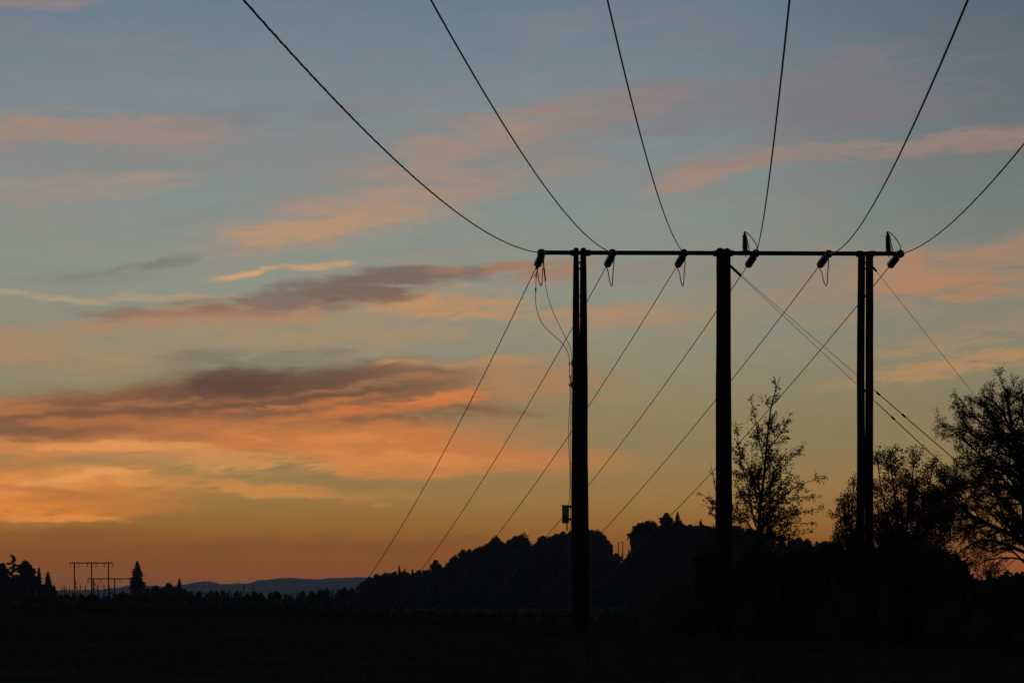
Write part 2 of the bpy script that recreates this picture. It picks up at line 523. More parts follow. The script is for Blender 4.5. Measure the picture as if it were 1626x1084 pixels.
def ground(x, y):
    x = np.asarray(x, float); y = np.asarray(y, float)
    r = np.hypot(x, y)
    az = np.arctan2(x, y)
    u = 813 + F * np.tan(np.clip(az, -1.0, 1.0))
    Yb, zb = brow(u)
    fwd = sstep((np.cos(az) - 0.2) / 0.4)
    zb = zb * fwd
    Yr = Yb * 1.02
    t = r / Yr
    z = np.where(t < 1, zb * sstep(t), 0)
    d = r - Yr
    steep = np.interp(d, [0, 15, 35, 60, 120, 220, 380, 520, 620, 900, 20000], [0, -.9, -3.5, -9, -26, -42, -44, -10, -3.6, -2.4, -2.4])
    gentle = np.interp(d, [0, 20, 60, 110, 170, 260, 400, 520, 620, 900, 20000], [0, -.8, -1.6, -3, -16, -40, -44, -10, -3.6, -2.4, -2.4])
    w = sstep((u - 980) / 250)
    zz = zb * np.exp(-np.maximum(d, 0) / 40) + (steep * (1 - w) + gentle * w) * fwd
    z = np.where(t < 1, z, zz)
    # wooded hill on the right, behind the valley
    hx = sstep((u - 560) / 520) * (1 - sstep((u - 1300) / 250))
    hy = sstep((r - 560) / 300) * (1 - sstep((r - 1100) / 900))
    z = z + 1.0 * hx * hy * fwd
    z = z + np.sin(x * .11 + 1.3) * np.sin(y * .09) * .05 * sstep(r / 20) + np.sin(x * .013) * np.sin(y * .017 + 1) * sstep((r - 600) / 400) * .8
    return z


az = np.concatenate([np.arange(-180, -16, 4.0), np.arange(-16, 16.01, .3), np.arange(18, 180, 4.0)])
rad = np.concatenate([np.arange(1, 50, 2.5), np.arange(50, 130, 2.0), np.geomspace(132, 26000, 90)])
A_, R_ = np.meshgrid(np.radians(az), rad)
X_, Y_ = R_ * np.sin(A_), R_ * np.cos(A_)
Z_ = ground(X_, Y_)
mb = MB()
na, nr = len(az), len(rad)
q = []
i = np.arange(nr - 1)[:, None] * na
j = np.arange(na)[None, :]
j2 = (j + 1) % na
q = np.stack([i + j, i + j2, i + na + j2, i + na + j], -1).reshape(-1, 4)
v = np.stack([X_, Y_, Z_], -1).reshape(-1, 3)
v = np.vstack([v, [0, 0, 0]])
t = [(nr * na, (k + 1) % na, k) for k in range(na)]
mb.add(v, q, t)
g = mb.build('ground', 'field', smooth=True)
tag(g, 'dark field with a low brow falling away to the valley', kind='structure')


# distant blue ridges
def ridge(name, prof, Y, depth, label):
    xs = np.arange(prof[0][0], prof[-1][0] + 1, 5.0)
    ys = np.interp(xs, [p[0] for p in prof], [p[1] for p in prof])
    jit = np.cumsum(rng.normal(size=len(xs)) * .3)
    jit -= np.convolve(jit, np.ones(15) / 15, 'same')
    ys = ys + jit * .8
    rows = []
    base = -8.0
    for f, g_ in ((-1, 0), (-.6, .45), (-.25, .85), (0, 1), (.4, .8), (1, 0)):
        YY = Y + f * depth
        h = (EYE + (HOR - ys) / F * Y) - base
        rr = np.stack([(xs - 813) / F * YY, np.full_like(xs, YY), base + h * g_ * (1 + (0 if g_ == 1 else 1) * rng.normal(size=len(xs)) * .04)], -1)
        rows.append(rr)
    m = MB()
    n = len(xs)
    i = np.arange(len(rows) - 1)[:, None] * n
    j = np.arange(n - 1)[None, :]
    q = np.stack([i + j, i + j + 1, i + n + j + 1, i + n + j], -1).reshape(-1, 4)
    m.add(np.vstack(rows), q)
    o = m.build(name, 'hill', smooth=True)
    return tag(o, label, kind='structure')


ridge('distant_hills', [(-2500, 938), (-900, 936), (-100, 938), (150, 936), (189, 932), (205, 928), (240, 929), (262, 931), (293, 927), (308, 924), (324, 922), (337, 923.5), (350, 927), (364, 926),
      (378, 925), (391, 926.5), (400, 924), (409, 921), (427, 919), (445, 917), (476, 918), (500, 919), (513, 919), (519, 918), (525, 917), (540, 917), (554, 916.5),
      (572, 915), (585, 916), (640, 914), (760, 917), (900, 921), (1200, 920), (2000, 926), (4000, 934)], 9000, 1500,
      'low blue hills along the far skyline')

# ------------------------------------------------------------------ pylon at the field's far side
Y0 = 80.0
PX = Y0 / F
pyl = empty('power_line_portal', (at(1148, 945, Y0)[0], Y0, float(ground(at(1148, 945, Y0)[0], Y0))),
            'tall dark wooden portal of three double poles under one long crossarm', 'power pylon')


def armY(px):
    return np.interp(px, [862, 1428], [401.6, 403.4])


def pole(px_top, px_bot, y_top, dY, r_top, r_bot):
    top = at(px_top, y_top, Y0 + dY)
    gx = at(px_bot, 950, Y0 + dY)
    dirv = (top - gx)
    tb = (-1.8 - top[2]) / dirv[2]
    bot = top + dirv * tb
    n = 26
    ts = np.linspace(0, 1, n)
    pts = top[None] * (1 - ts)[:, None] + bot[None] * ts[:, None]
    pts[1:-1, 0] += np.cumsum(rng.normal(size=n - 2)) * .0035
    rr = r_top + (r_bot - r_top) * ts ** (.5 if px_top < 1000 else .8)
    rr = rr * (1 + rng.normal(size=n) * .008)
    m = MB()
    m.tube(pts, rr, 14)
    m.build('pole', 'pole', pyl, smooth=True)
    return top


poles = [(914.9, 913.9, 396, -.10, .074, .155), (926.2, 927.7, 396, .10, .084, .158),
         (1143.4, 1143.4, 396.5, -.12, .112, .152), (1154.2, 1155.6, 397, .12, .112, .152),
         (1368.2, 1367.3, 401, -.06, .112, .136), (1380.6, 1380.2, 401, .06, .114, .136)]
tops = [pole(*p) for p in poles]
for k, tp in enumerate(tops[:4]):
    m = MB()
    w = .085
    m.lathe([(0, 0), (w * .9, 0), (w, .018), (w * .55, .05), (.012, .055)] if k < 2 else [(0, 0), (w * 1.3, 0), (w * 1.35, .02), (.02, .06)], 14,
            Matrix.Translation(Vector(tp)))
    m.build('pole_cap', 'arm', pyl, smooth=False)
for k, tp in enumerate(tops[4:]):
    m = MB()
    m.lathe([(0, 0), (.1, 0), (.105, .02), (.02, .05)], 14, Matrix.Translation(Vector(tp)))
    m.build('pole_cap', 'arm', pyl)

# crossarm: two steel channels, one either side of the poles
for dY in (-.18, .18):
    a = at(864, armY(864) + (0 if dY < 0 else -1.2), Y0 + dY)
    b = at(1427, armY(1427) + (0 if dY < 0 else -1.2), Y0 + dY)
    m = MB()
    h, wdt = .056, .028
    xs = np.linspace(0, 1, 7)
    c = (a + b) / 2
    L_ = np.linalg.norm(b - a) / 2
    ang = math.atan2(b[2] - a[2], b[0] - a[0])
    rot = Matrix.Rotation(-ang, 4, 'Y')
    s_ = 1 if dY > 0 else -1
    m.box(c, (L_, .004, h), rot)
    m.box(c + np.array([0, -s_ * .0 + s_ * .03, h - .003]), (L_, .028, .005), rot)
    m.box(c + np.array([0, -s_ * .0 + s_ * .03, -h + .003]), (L_, .028, .005), rot)
    m.build('crossarm', 'arm', pyl)

# clamps, spacers, bolts
for (xa, xb, w) in ((916.2, 927.6, 0), (1143.4, 1154.2, 1), (1367.8, 1381, 2)):
    xm = (xa + xb) / 2
    for side in (-1, 1):
        m = MB()
        px = xm + side * (11.5 if w < 2 else 10.5)
        m.box(at(px, armY(px) - .2, Y0), (.075, .2, .07))
        m.build('arm_clamp', 'arm', pyl)
    for yy in (417, 427) if w != 1 else (420,):
        m = MB()
        m.box(at(xm - .3, yy, Y0), (.085, .06, .022))
        m.build('spacer_block', 'pole', pyl)
    m = MB()
    m.tube([at(xm, yy2, Y0 - .26) for yy2 in (402, 402)] if 0 else [at(xm, 401, Y0 - .28), at(xm, 401, Y0 + .28)], .02, 8)
    m.build('through_bolt', 'steel', pyl)
    for yy in (470, 620, 790):
        m = MB()
        m.box(at(xm, yy, Y0), (.03, .1, .03))
        m.build('spacer_block', 'pole', pyl)

# ------------------------------------------------------------------ insulator strings
prof = [(.0, .0), (.045, .0), (.05, -.01), (.09, -.02), (.12, -.045), (.127, -.065), (.122, -.07), (.1, -.052), (.092, -.075), (.08, -.05), (.066, -.072), (.05, -.048), (.03, -.06), (.0, -.06)]
mb = MB(); mb.lathe([(a_ * .96, b_) for a_, b_ in prof], 20); disc_me = mb.mesh('glass_disc', 'glass', True)
mb = MB(); mb.lathe([(0, .07), (.03, .07), (.042, .055), (.046, .0), (.046, -.012), (0, -.012)], 12); cap_me = mb.mesh('metal_cap', 'steel', True)
mb = MB(); mb.tube([(0, 0, .0), (0, 0, -.2)], .014, 8); mb.box((0, 0, -.03), (.03, .018, .03)); link_me = mb.mesh('shackle', 'steel')
mb = MB(); mb.box((0, 0, -.05), (.02, .03, .07)); mb.tube([(0, 0, -.1), (0, 0, -.2)], .026, 8); mb.box((.0, .035, -.12), (.018, .03, .025)); clamp_me = mb.mesh('dead_end_clamp', 'steel')


def string(px, d, label, nd=5):
    """a dead-end string: d is the direction it pulls"""
    o = at(px, armY(px), Y0)
    d = Vector(d).normalized()
    start = Vector(o) + d * .13
    e = empty('insulator_string', start, label, 'insulator', 'glass insulator strings on the crossarm')
    e.rotation_euler = (-d).to_track_quat('Z', 'Y').to_euler()
    linkmesh('shackle', link_me, e, (0, 0, .16))
    for k in range(nd):
        dk = linkmesh('glass_disc', disc_me, e, (0, 0, -.10 - k * .132))
        linkmesh('metal_cap', cap_me, dk)
    linkmesh('dead_end_clamp', clamp_me, e, (0, 0, -.10 - nd * .132 + .05))
    return np.array(start + d * (.10 + nd * .132 + .13))


arm_px = [862, 974, 1087, 1200, 1315, 1428]
near_fit = [(-6.5, -10.045, 6.897), (-6.6, -9.288, 6.028), (-7.2, -8.743, 8.458), (-6.8, -9.0, 5.5), (-7.6, -10.395, 5.489), (-8.2, -9.76, 4.968)]
far_fit = [(-15.43, -24.6, 9.6), (-15.43, -23.9, 8.2), (-15.43, -23.8, 8.3), (-15.43, -23.6, 8.2), (-15.43, -23.35, 7.75), (-15.43, -23.4, 7.9)]
order = ['leftmost', 'second', 'third', 'fourth', 'fifth', 'rightmost']
place = ['at the left tip of the crossarm', 'just right of the left double pole', 'midway between left and middle double poles',
         'just right of the middle double pole', 'left of the right double pole', 'at the right tip of the crossarm']
cl_near, cl_far = [], []
for k, px in enumerate(arm_px):
    a, b, c = near_fit[k]
    cl_near.append(string(px, (a / 80, -1, b / 80), f'teal glass insulator string pulled towards the viewer {place[k]}'))
    a, b, c = far_fit[k]
    cl_far.append(string(px, (a / 80, 1, b / 80), f'teal glass insulator string sloping down behind the beam {place[k]}'))

# ------------------------------------------------------------------ conductors
endA = [111.6, 125.4, 138.8, 152.6, 165.6, 179.3]
YA = Y0 * 8.41


def near_pts(k, tmax=2.1):
    a, b, c = near_fit[k]
    X0 = (arm_px[k] - 813) / 52.0
    Z0 = (HOR - armY(arm_px[k])) / 52.0
    s = np.concatenate([[0], np.linspace(.03, .8, 90), np.linspace(.82, tmax, 30)])
    p = np.stack([X0 + a * s, Y0 * (1 - s), EYE + Z0 + b * s + c * s * s], -1)
    p[0] = cl_near[k]
    return p


def far_pts(k):
    a, b, c = far_fit[k]
    X0 = (arm_px[k] - 813) / 52.0
    Z0 = (HOR - armY(arm_px[k])) / 52.0
    s = np.linspace(.03, .6, 60)
    z = Z0 + b * s + c * s * s
    sl = b + 2 * c * .6
    ze = (HOR - 898) / F * YA
    s2 = np.linspace(.6, 7.41, 90)[1:]
    t = (s2 - .6) / 6.81
    h00 = 2 * t ** 3 - 3 * t ** 2 + 1; h10 = t ** 3 - 2 * t ** 2 + t; h01 = -2 * t ** 3 + 3 * t ** 2; h11 = t ** 3 - t ** 2
    z2 = h00 * z[-1] + h10 * sl * 6.81 + h01 * ze + h11 * 12.0 * 6.81
    s = np.concatenate([s, s2]); z = np.concatenate([z, z2])
    xe = (endA[k] - 813) / F * YA
    x1 = X0 + a * s
    x1 = x1 + (xe - (X0 + a * 7.41)) * sstep(s / 7.41)
    p = np.stack([x1, Y0 * (1 + s), EYE + z], -1)
    return np.vstack([cl_far[k][None], p])


def resample(p, step):
    d = np.concatenate([[0], np.cumsum(np.linalg.norm(np.diff(p, axis=0), axis=1))])
    n = int(d[-1] / step)
    t = np.linspace(0, d[-1], n)
    return np.stack([np.interp(t, d, p[:, i]) for i in range(3)], -1), t


def helix(p, pitch, r, rw, k=4, step=.12):
    q_, t = resample(p, step)
    tg = np.gradient(q_, axis=0); tg /= np.linalg.norm(tg, axis=1)[:, None]
    a = np.cross(tg, [0, 0, 1.0]); a /= np.linalg.norm(a, axis=1)[:, None]
    b = np.cross(tg, a)
    ph = t / pitch * 2 * math.pi
    m = MB()
    m.tube(q_ + r * (a * np.cos(ph)[:, None] + b * np.sin(ph)[:, None]), rw, k)
    return m


for k in range(6):
    p = near_pts(k)
    ex = ', a second cable wound around it' if k == 0 else ''
    e = empty('conductor', p[0], f'{order[k]} of the wires running overhead towards the viewer{ex}', 'power line', 'conductors on the near side of the portal')
    m = MB(); m.tube(p, .0135, 6); m.build('wire', 'wire', e, smooth=True)
    if k == 0:
        helix(p[:-20], .8, .013, .007).build('wrapped_cable', 'cable', e)
    p = far_pts(k)
    e = empty('conductor', p[0], f'{order[k]} of the wires sloping down left into the valley{ex}', 'power line', 'conductors on the far side of the portal')
    m = MB(); m.tube(p, .0135, 6); m.build('wire', 'wire', e, smooth=True)
    if k == 0:
        helix(p[:75], .8, .013, .007).build('wrapped_cable', 'cable', e)

# ------------------------------------------------------------------ jumpers and post insulators
for k in (0, 1, 2, 4):
    px = arm_px[k]
    wob = (0, 0, 0, 2)[(0, 1, 2, 4).index(k)]
    pts = [cl_far[k] + [0, -.05, 0], at(px - 8 - wob, 433, Y0 + .8), at(px - 6.3 - wob * .6, 445, Y0 + .45), at(px - 3.5, 453.5, Y0 + .1), at(px - 1.6, 450, Y0 - .15),
           at(px - .5, 432, Y0 - .5), at(px + .8, 416, Y0 - .8), at(px + .6, 405, Y0 - 1.0), cl_near[k] + [0, .04, 0]]
    m = MB(); m.tube(spline(pts), .0145, 6)
    o = m.build('jumper_loop', 'wire', smooth=True)
    tag(o, f'narrow loop of wire hanging below the beam {place[k]}', 'jumper wire', 'jumper loops under the crossarm')

mb = MB(); mb.lathe([(0, 0), (.038, 0), (.05, .012), (.098, -.004), (.1, .004), (.052, .03), (.038, .036), (0, .036)], 18); shed_me = mb.mesh('shed', 'porcelain', True)
for k, (bx, dxp) in {3: (1183.5, -1.5), 5: (1411, -2.0)}.items():
    base = at(bx, armY(bx) - 3, Y0 - .18)
    top = at(bx + dxp, 369, Y0 - .18)
    e = empty('post_insulator', base, f'upright ribbed post insulator standing on the beam {place[k]}', 'insulator', 'post insulators on the crossarm')
    e.rotation_euler = Vector(top - base).to_track_quat('Z', 'Y').to_euler()
    hgt = np.linalg.norm(top - base)
    m = MB(); m.local = True; m.lathe([(0, 0), (.1, 0), (.105, .03), (.06, .07), (.05, .09), (0, .09)], 16); m.build('base_fitting', 'steel', e, True)
    m = MB(); m.local = True; m.lathe([(0, .08), (.048, .08), (.036, hgt - .06), (0, hgt - .06)], 14); m.build('core', 'porcelain', e, True)
    for j in range(13):
        sh = linkmesh('shed', shed_me, e, (0, 0, .09 + j * (hgt - .17) / 13))
        f = .92 - .22 * j / 13
        sh.scale = (f, f, 1)
    m = MB(); m.local = True; m.lathe([(0, hgt - .07), (.03, hgt - .07), (.03, hgt), (.014, hgt + .015), (0, hgt + .015)], 12); m.build('top_cap', 'steel', e, True)
    m = MB(); m.local = True; m.tube([(0, 0, -.17), (0, 0, 0)], .015, 8); m.build('stud', 'steel', e)
    t_ = at(bx + dxp, 368, Y0 - .2)
    pts = [cl_far[k] + [0, 0, .0], at(bx + 10.5, 408, Y0 + .7), at(bx + 7, 399, Y0 + .5), at(bx + 4, 386, Y0 + .1), at(bx + 1.4, 374, Y0 - .14), t_,
           at(bx + 3.5, 370.5, Y0 - .3), at(bx + 9, 376, Y0 - .5), at(bx + 14, 383, Y0 - .7), at(bx + 18.5, 391.5, Y0 - .9), cl_near[k] + [0, .03, 0]]
    m = MB(); m.tube(spline(pts), .0145, 6)
    o = m.build('jumper_wire', 'wire', smooth=True)
    tag(o, f'curved wire led over the upright insulator {place[k]}', 'jumper wire')

# ------------------------------------------------------------------ stays
def stay(p0, p1, pend, label, fat_from=None, clamps=()):
    e = empty('stay', p0, label, 'stay wire')
    m = MB(); m.tube([p0, p1], .034, 8); m.build('strain_rod', 'rod', e)
    if fat_from is None:
        m = MB(); m.tube([p1, pend], .0065, 5); m.build('wire', 'wire', e)
    else:
        t = (fat_from - p1[0]) / (pend[0] - p1[0])
        c = p1 + (pend - p1) * t
        m = MB(); m.tube([p1, c], .0072, 5); m.build('wire', 'wire', e)
        m = MB(); m.tube([c, pend], .0145, 6); m.build('guard_sleeve', 'rod', e)
        for cx in clamps:
            t = (cx - p1[0]) / (pend[0] - p1[0])
            c = p1 + (pend - p1) * t
            d = (pend - p1) / np.linalg.norm(pend - p1)
            m = MB(); m.tube([c - d * .11, c - d * .05, c + d * .05, c + d * .11], [.014, .034, .034, .014], 8); m.build('grip', 'rod', e)
    return e


def line3(px0, py0, Ya, px1, py1, Yb_):
    return at(px0, py0, Ya), at(px1, py1, Yb_)


def onX(px, p0, p1):
    """x of the place on the line p0-p1 seen at picture column px"""
    f = (px - 813) / F
    t = (f * p0[1] - p0[0]) / ((p1[0] - p0[0]) - f * (p1[1] - p0[1]))
    return (p0 + (p1 - p0) * t)[0]


a0, a1, e1 = at(1159, 421, Y0 - .1), at(1176, 436.5, Y0 + .1), at(1842, 1010, 89)
stay(a0, a1, e1, 'upper of two stays from the middle double pole to the trees at right', onX(1389, a1, e1), (onX(1394.5, a1, e1), onX(1435, a1, e1)))
b0, b1, e2 = at(1159, 422, Y0 + .2), at(1175.4, 437.6, Y0 + .35), at(1792, 1012, 90)
stay(b0, b1, e2, 'lower of two stays from the middle double pole, passing behind the right pole', onX(1389, b1, e2), (onX(1418, b1, e2),))
c0, c1, e3 = at(1385, 423, Y0), at(1392, 431, Y0 + .05), at(1860, 1022, 90)
stay(c0, c1, e3, 'single thin stay from the right double pole down to the birch')

# ------------------------------------------------------------------ cables and box on the left double pole
e = empty('lead_cable', at(852, 427, Y0 - .6), 'thin cable with a ring and weight hanging left of the left double pole', 'cable')
c_ = [at(853, 425, Y0 + .9), at(851.5, 440, Y0 + .5), at(850.7, 460, Y0 + .3), at(850.4, 475, Y0 + .1), at(852.5, 492, Y0), at(860, 512, Y0), at(872, 526, Y0),
      at(888, 540, Y0), at(898, 552, Y0), at(903, 565, Y0), at(904.3, 580, Y0), at(904.2, 600, Y0)]
m = MB(); m.tube(spline(c_), .0095, 6); m.build('wire', 'cable', e, True)
m = MB(); m.box(at(850.7, 460, Y0 + .3), (.022, .022, .06)); m.build('weight', 'rod', e)
m = MB()
m.tube(spline([at(847, 438.6, Y0 + .5), at(849, 440, Y0 + .45), at(853, 440, Y0 + .45), at(855, 438.6, Y0 + .5), at(853, 437.2, Y0 + .55), at(849, 437.2, Y0 + .55), at(847, 438.6, Y0 + .5)], 4), .009, 5)
m.tube([at(852, 431, Y0 + .5), at(851.2, 437.5, Y0 + .5)], [.008, .03], 6)
m.build('ring', 'rod', e)
m = MB(); m.box(at(852.8, 425.6, Y0 + .8), (.04, .03, .035)); m.build('clamp', 'rod', e)
e = empty('lead_cable', at(867, 455, Y0), 'thin cable curving from the left hanging loop to the left double pole', 'cable')
c_ = [at(863.5, 410, Y0 - .5), at(864.5, 432, Y0 - .3), at(867, 457, Y0), at(873, 481, Y0), at(882, 504, Y0), at(892, 524, Y0), at(901, 541, Y0), at(906.5, 556, Y0 - .05),
      at(908, 572, Y0 - .1), at(907.5, 590, Y0 - .15), at(907, 612, Y0 - .15)]
m = MB(); m.tube(spline(c_), .0085, 6); m.build('wire', 'cable', e, True)
m = MB(); m.tube([at(864, 426, Y0 - .35), at(866, 446, Y0 - .12)], .022, 6); m.build('guard_sleeve', 'rod', e)
e = empty('down_cable', at(904, 700, Y0 - .1), 'pair of cables clipped down the left edge of the left double pole', 'cable')
for off, wob, y1 in ((0, 1.2, 802), (2.2, -.4, 842)):
    ys = np.arange(596, y1, 14.0)
    pts = [at(904.2 + off - (yy - 596) / 250 * .6 + wob * math.sin(yy / 23 + off), yy, Y0 - .1 - off * .04) for yy in ys] + [at(902.5 + off * .6, y1, Y0 - .12)]
    m = MB(); m.tube(spline(pts, 4), .0085, 6); m.build('wire', 'cable', e, True)
for yy in (577, 611):
    m = MB()
    m.box(at(906.5, yy, Y0 - .1), (.065, .02, .014)); m.box(at(903.8, yy, Y0 - .12), (.012, .02, .05)); m.box(at(908, yy, Y0 - .1), (.016, .02, .09))
    m.build('bracket', 'rod', e)
for yy in range(640, 800, 32):
    m = MB(); m.box(at(906.5, yy, Y0 - .12), (.03, .015, .008)); m.build('clip', 'steel', e)
bc = at(898, 816.5, Y0 - .2)
e = empty('junction_box', bc, 'small grey junction box strapped to the left side of the left double pole', 'junction box')
m = MB(); m.box(bc, (.105, .085, .265)); m.build('case', 'box', e)
m = MB(); m.box(bc + [0, -.097, 0], (.09, .008, .245)); m.build('lid', 'box', e)
m = MB(); m.box(bc + [0, 0, .277], (.125, .105, .008)); m.build('hood', 'box', e)
for yy in (804, 824):
    m = MB(); m.box(at(906, yy, Y0 - .15), (.06, .03, .03)); m.build('bracket', 'arm', e)
m = MB(); m.tube([at(900, 828, Y0 - .2), at(900.5, 842, Y0 - .2)], .02, 8); m.build('gland', 'rod', e)
m = MB(); m.tube([bc + [-.06, -.11, .05], bc + [-.06, -.11, -.03]], .008, 6); m.build('latch', 'steel', e)

# ------------------------------------------------------------------ far portals
def far_portal(poles_px, x0, x1, ytop, Y, strings_px, label, base_y=950, hang=6):
    mpp = Y / F
    zb = float(ground((x0 - 813) / F * Y, Y)) - .5
    e = empty('distant_portal', at((x0 + x1) / 2, HOR, Y) * [1, 1, 0] + [0, 0, zb], label, 'power pylon')
    m = MB(); m.box(at((x0 + x1) / 2, ytop, Y), ((x1 - x0) / 2 * mpp, .12, .13)); m.build('crossarm', 'arm', e)
    for x in poles_px:
        tp = at(x, ytop - 1.2, Y)
        m = MB(); m.tube([tp, (tp[0], tp[1] + .1, zb)], [.15, .2], 8); m.build('pole', 'pole', e)
    for x in strings_px:
        tp = at(x, ytop + .8, Y)
        m = MB(); m.tube([tp, tp - [0, 0, hang * mpp]], .085, 6); m.build('insulator', 'porcelain', e)
    return e


far_portal((118.3, 145.5, 172.4), 111.6, 179.8, 893.2, YA, endA, 'small three-pole portal far off at left, taller of the two')
far_portal((148, 182, 208), 139, 211.5, 918.5, Y0 * 8.9, (139.6, 160, 190.6, 207.5), 'small portal far off at left, lower one beside the lone spruce')
for (x, y, w) in ((982, 862.5, 4.2), (988.7, 861, 5.2)):
    Yp = 1150.0
    tp = at(x, y - 1.5, Yp)
    zb = float(ground(tp[0], Yp)) - .5
    e = empty('utility_pole', (tp[0], Yp, zb), 'tiny ' + ('left' if x < 985 else 'right') + ' utility pole with a short crossarm in the hill gap', 'utility pole', 'tiny utility poles on the hill')
    m = MB(); m.tube([tp, (tp[0], Yp, zb)], .16, 6); m.build('pole', 'pole', e)
    m = MB(); m.box(at(x, y, Yp), (w / 2 * Yp / F, .1, .1)); m.build('crossarm', 'arm', e)
    for s_ in (-.8, 0, .8):
        m = MB(); m.tube([at(x + s_ * w / 2, y, Yp), at(x + s_ * w / 2, y - 1.6, Yp)], .09, 5); m.build('insulator', 'porcelain', e)

# ------------------------------------------------------------------ near trees
def perp(d):
    a = rng.normal(size=3)
    a -= a @ d * d
    return a / (np.linalg.norm(a) + 1e-9)


class Tree:
    """limbs go into one mesh, twigs and leaves into another"""

    def __init__(s, leafsize, leafdens, droop=.35, twig_r=.006):
        s.limb, s.twig, s.pts = MB(), MB(), []
        s.ls, s.ld, s.dr, s.tr = leafsize, leafdens, droop, twig_r

    def shoot(s, p, d, length, r, depth, up=.15):
        n = max(4, int(length / .22))
        n = min(n, 14)
        pts = [p]
        dd = d.copy()
        for i in range(n):
            dd = dd + rng.normal(size=3) * .17
            dd[2] += up * .35 - s.dr * .22 * (i / n) * (1 if depth <= 1 else .3)
            dd /= np.linalg.norm(dd)
            pts.append(pts[-1] + dd * length / n)
        pts = np.array(pts)
        rr = np.linspace(r, max(r * .3, s.tr * .6), n + 1)
        (s.limb if r > .02 else s.twig).tube(pts, rr, 6 if r > .02 else 3, caps=False)
        if depth > 0:
            s.clothe(pts, rr, length, depth)
        else:
            k = max(2, int(length * s.ld))
            idx = rng.uniform(.1, n, k)
            i0 = np.clip(idx.astype(int), 0, n - 1)
            f = (idx - i0)[:, None]
            c = pts[i0] * (1 - f) + pts[i0 + 1] * f + rng.normal(size=(k, 3)) * getattr(s, 'sc', .04)
            s.pts.append(c)
        return pts

    def clothe(s, pts, rr, length, depth, start=.2, dens=None, lenf=.5, env=None):
        """side shoots along a limb"""
        seg = np.linalg.norm(np.diff(pts, axis=0), axis=1)
        cum = np.concatenate([[0], np.cumsum(seg)])
        dens = dens or (6.0 if depth > 1 else 13.0)
        cnt = max(2, int(cum[-1] * (1 - start) * dens))
        for t in np.sort(rng.uniform(start, 1, cnt)):
            x = t * cum[-1]
            i = min(np.searchsorted(cum, x) - 1, len(pts) - 2)
            i = max(i, 0)
            f = (x - cum[i]) / (seg[i] + 1e-9)
            q = pts[i] * (1 - f) + pts[i + 1] * f
            d = pts[i + 1] - pts[i]
            d /= np.linalg.norm(d) + 1e-9
            o = perp(d)
            ang = rng.uniform(.55, 1.05)
            nd = d * math.cos(ang) + o * math.sin(ang)
            r = rr[i] * rng.uniform(.35, .6)
            ln = env(t) if env else length * lenf * (1 - .55 * t)
            ln *= rng.uniform(.55, 1.15)
            if ln < .08: continue
            s.shoot(q, nd, ln, max(r, s.tr), 0 if ln < .42 else depth - 1)

    def guide(s, wp, r0, r1, depth=2, start=.15, dens=1.6, lenf=.3, env=None):
        pts = spline(wp, 6)
        rr = np.linspace(r0, r1, len(pts))
        s.limb.tube(pts, rr, 9 if r0 > .05 else 6)
        ln = np.linalg.norm(np.diff(pts, axis=0), axis=1).sum()
        s.clothe(pts, rr, ln, depth, start, dens, lenf, env)
        return pts

    def finish(s, name, base, label, cat, group=None, leafname='crown', extra=None):
        e = empty(name, base, label, cat, group)
        s.limb.build('trunk', 'bark', e, True)
        s.twig.leaves(np.vstack(s.pts), s.ls)
        s.twig.build(leafname, 'leaf', e)
        return e


def env_of(tab):
    xs = [a for a, b in tab]; ys = [b for a, b in tab]
    return lambda t: float(np.interp(t, xs, ys))


# young birch beside the middle pole
Yt = 84.0
T1 = Tree(.034, 46, droop=.25, twig_r=.005)
gz = float(ground(at(1205, 945, Yt)[0], Yt))
root = np.array([at(1203, 945, Yt)[0], Yt, gz])
T1.guide([root, at(1205, 850, Yt), at(1208, 800, Yt + .1), at(1214, 745, Yt), at(1218, 700, Yt - .1), at(1223, 655, Yt), at(1231, 622, Yt), at(1239, 597, Yt + .1)],
         .062, .008, 2, .36, 7.5, env=env_of([(.0, 0.5), (.38, 1.7), (.5, 1.9), (.62, 1.5), (.75, 1.0), (.87, .55), (1, .25)]))
for wp in ([(1208, 790), (1180, 745), (1172, 700), (1167, 668)], [(1214, 740), (1204, 690), (1197, 655), (1191, 630)],
           [(1206, 830), (1240, 790), (1275, 768), (1314, 757)], [(1210, 790), (1240, 745), (1262, 722), (1278, 706)],
           [(1205, 850), (1240, 825), (1280, 812), (1306, 806)], [(1216, 720), (1238, 690), (1250, 668), (1256, 655)],
           [(1206, 850), (1170, 820), (1145, 812)], [(1207, 815), (1175, 780), (1168, 745)], [(1205, 860), (1245, 850), (1290, 845)],
           [(1206, 840), (1235, 800), (1262, 790), (1300, 790)], [(1206, 855), (1230, 835), (1260, 830), (1296, 832)], [(1205, 860), (1185, 840), (1172, 825)],
           [(1206, 850), (1225, 820), (1250, 812), (1270, 815)], [(1208, 800), (1232, 775), (1255, 765), (1275, 770)], [(1205, 862), (1225, 850), (1260, 858)]):
    zz = rng.uniform(-.9, .9)
    p3 = [at(x, y, Yt + zz * (i / (len(wp) - 1))) for i, (x, y) in enumerate(wp)]
    T1.guide(p3, .02, .006, 1, .1, 13, env=env_of([(0, .5), (.5, .55), (1, .15)]))
T1.finish('young_birch', root, 'slender young birch with sparse fluttering leaves right of the middle double pole', 'tree')

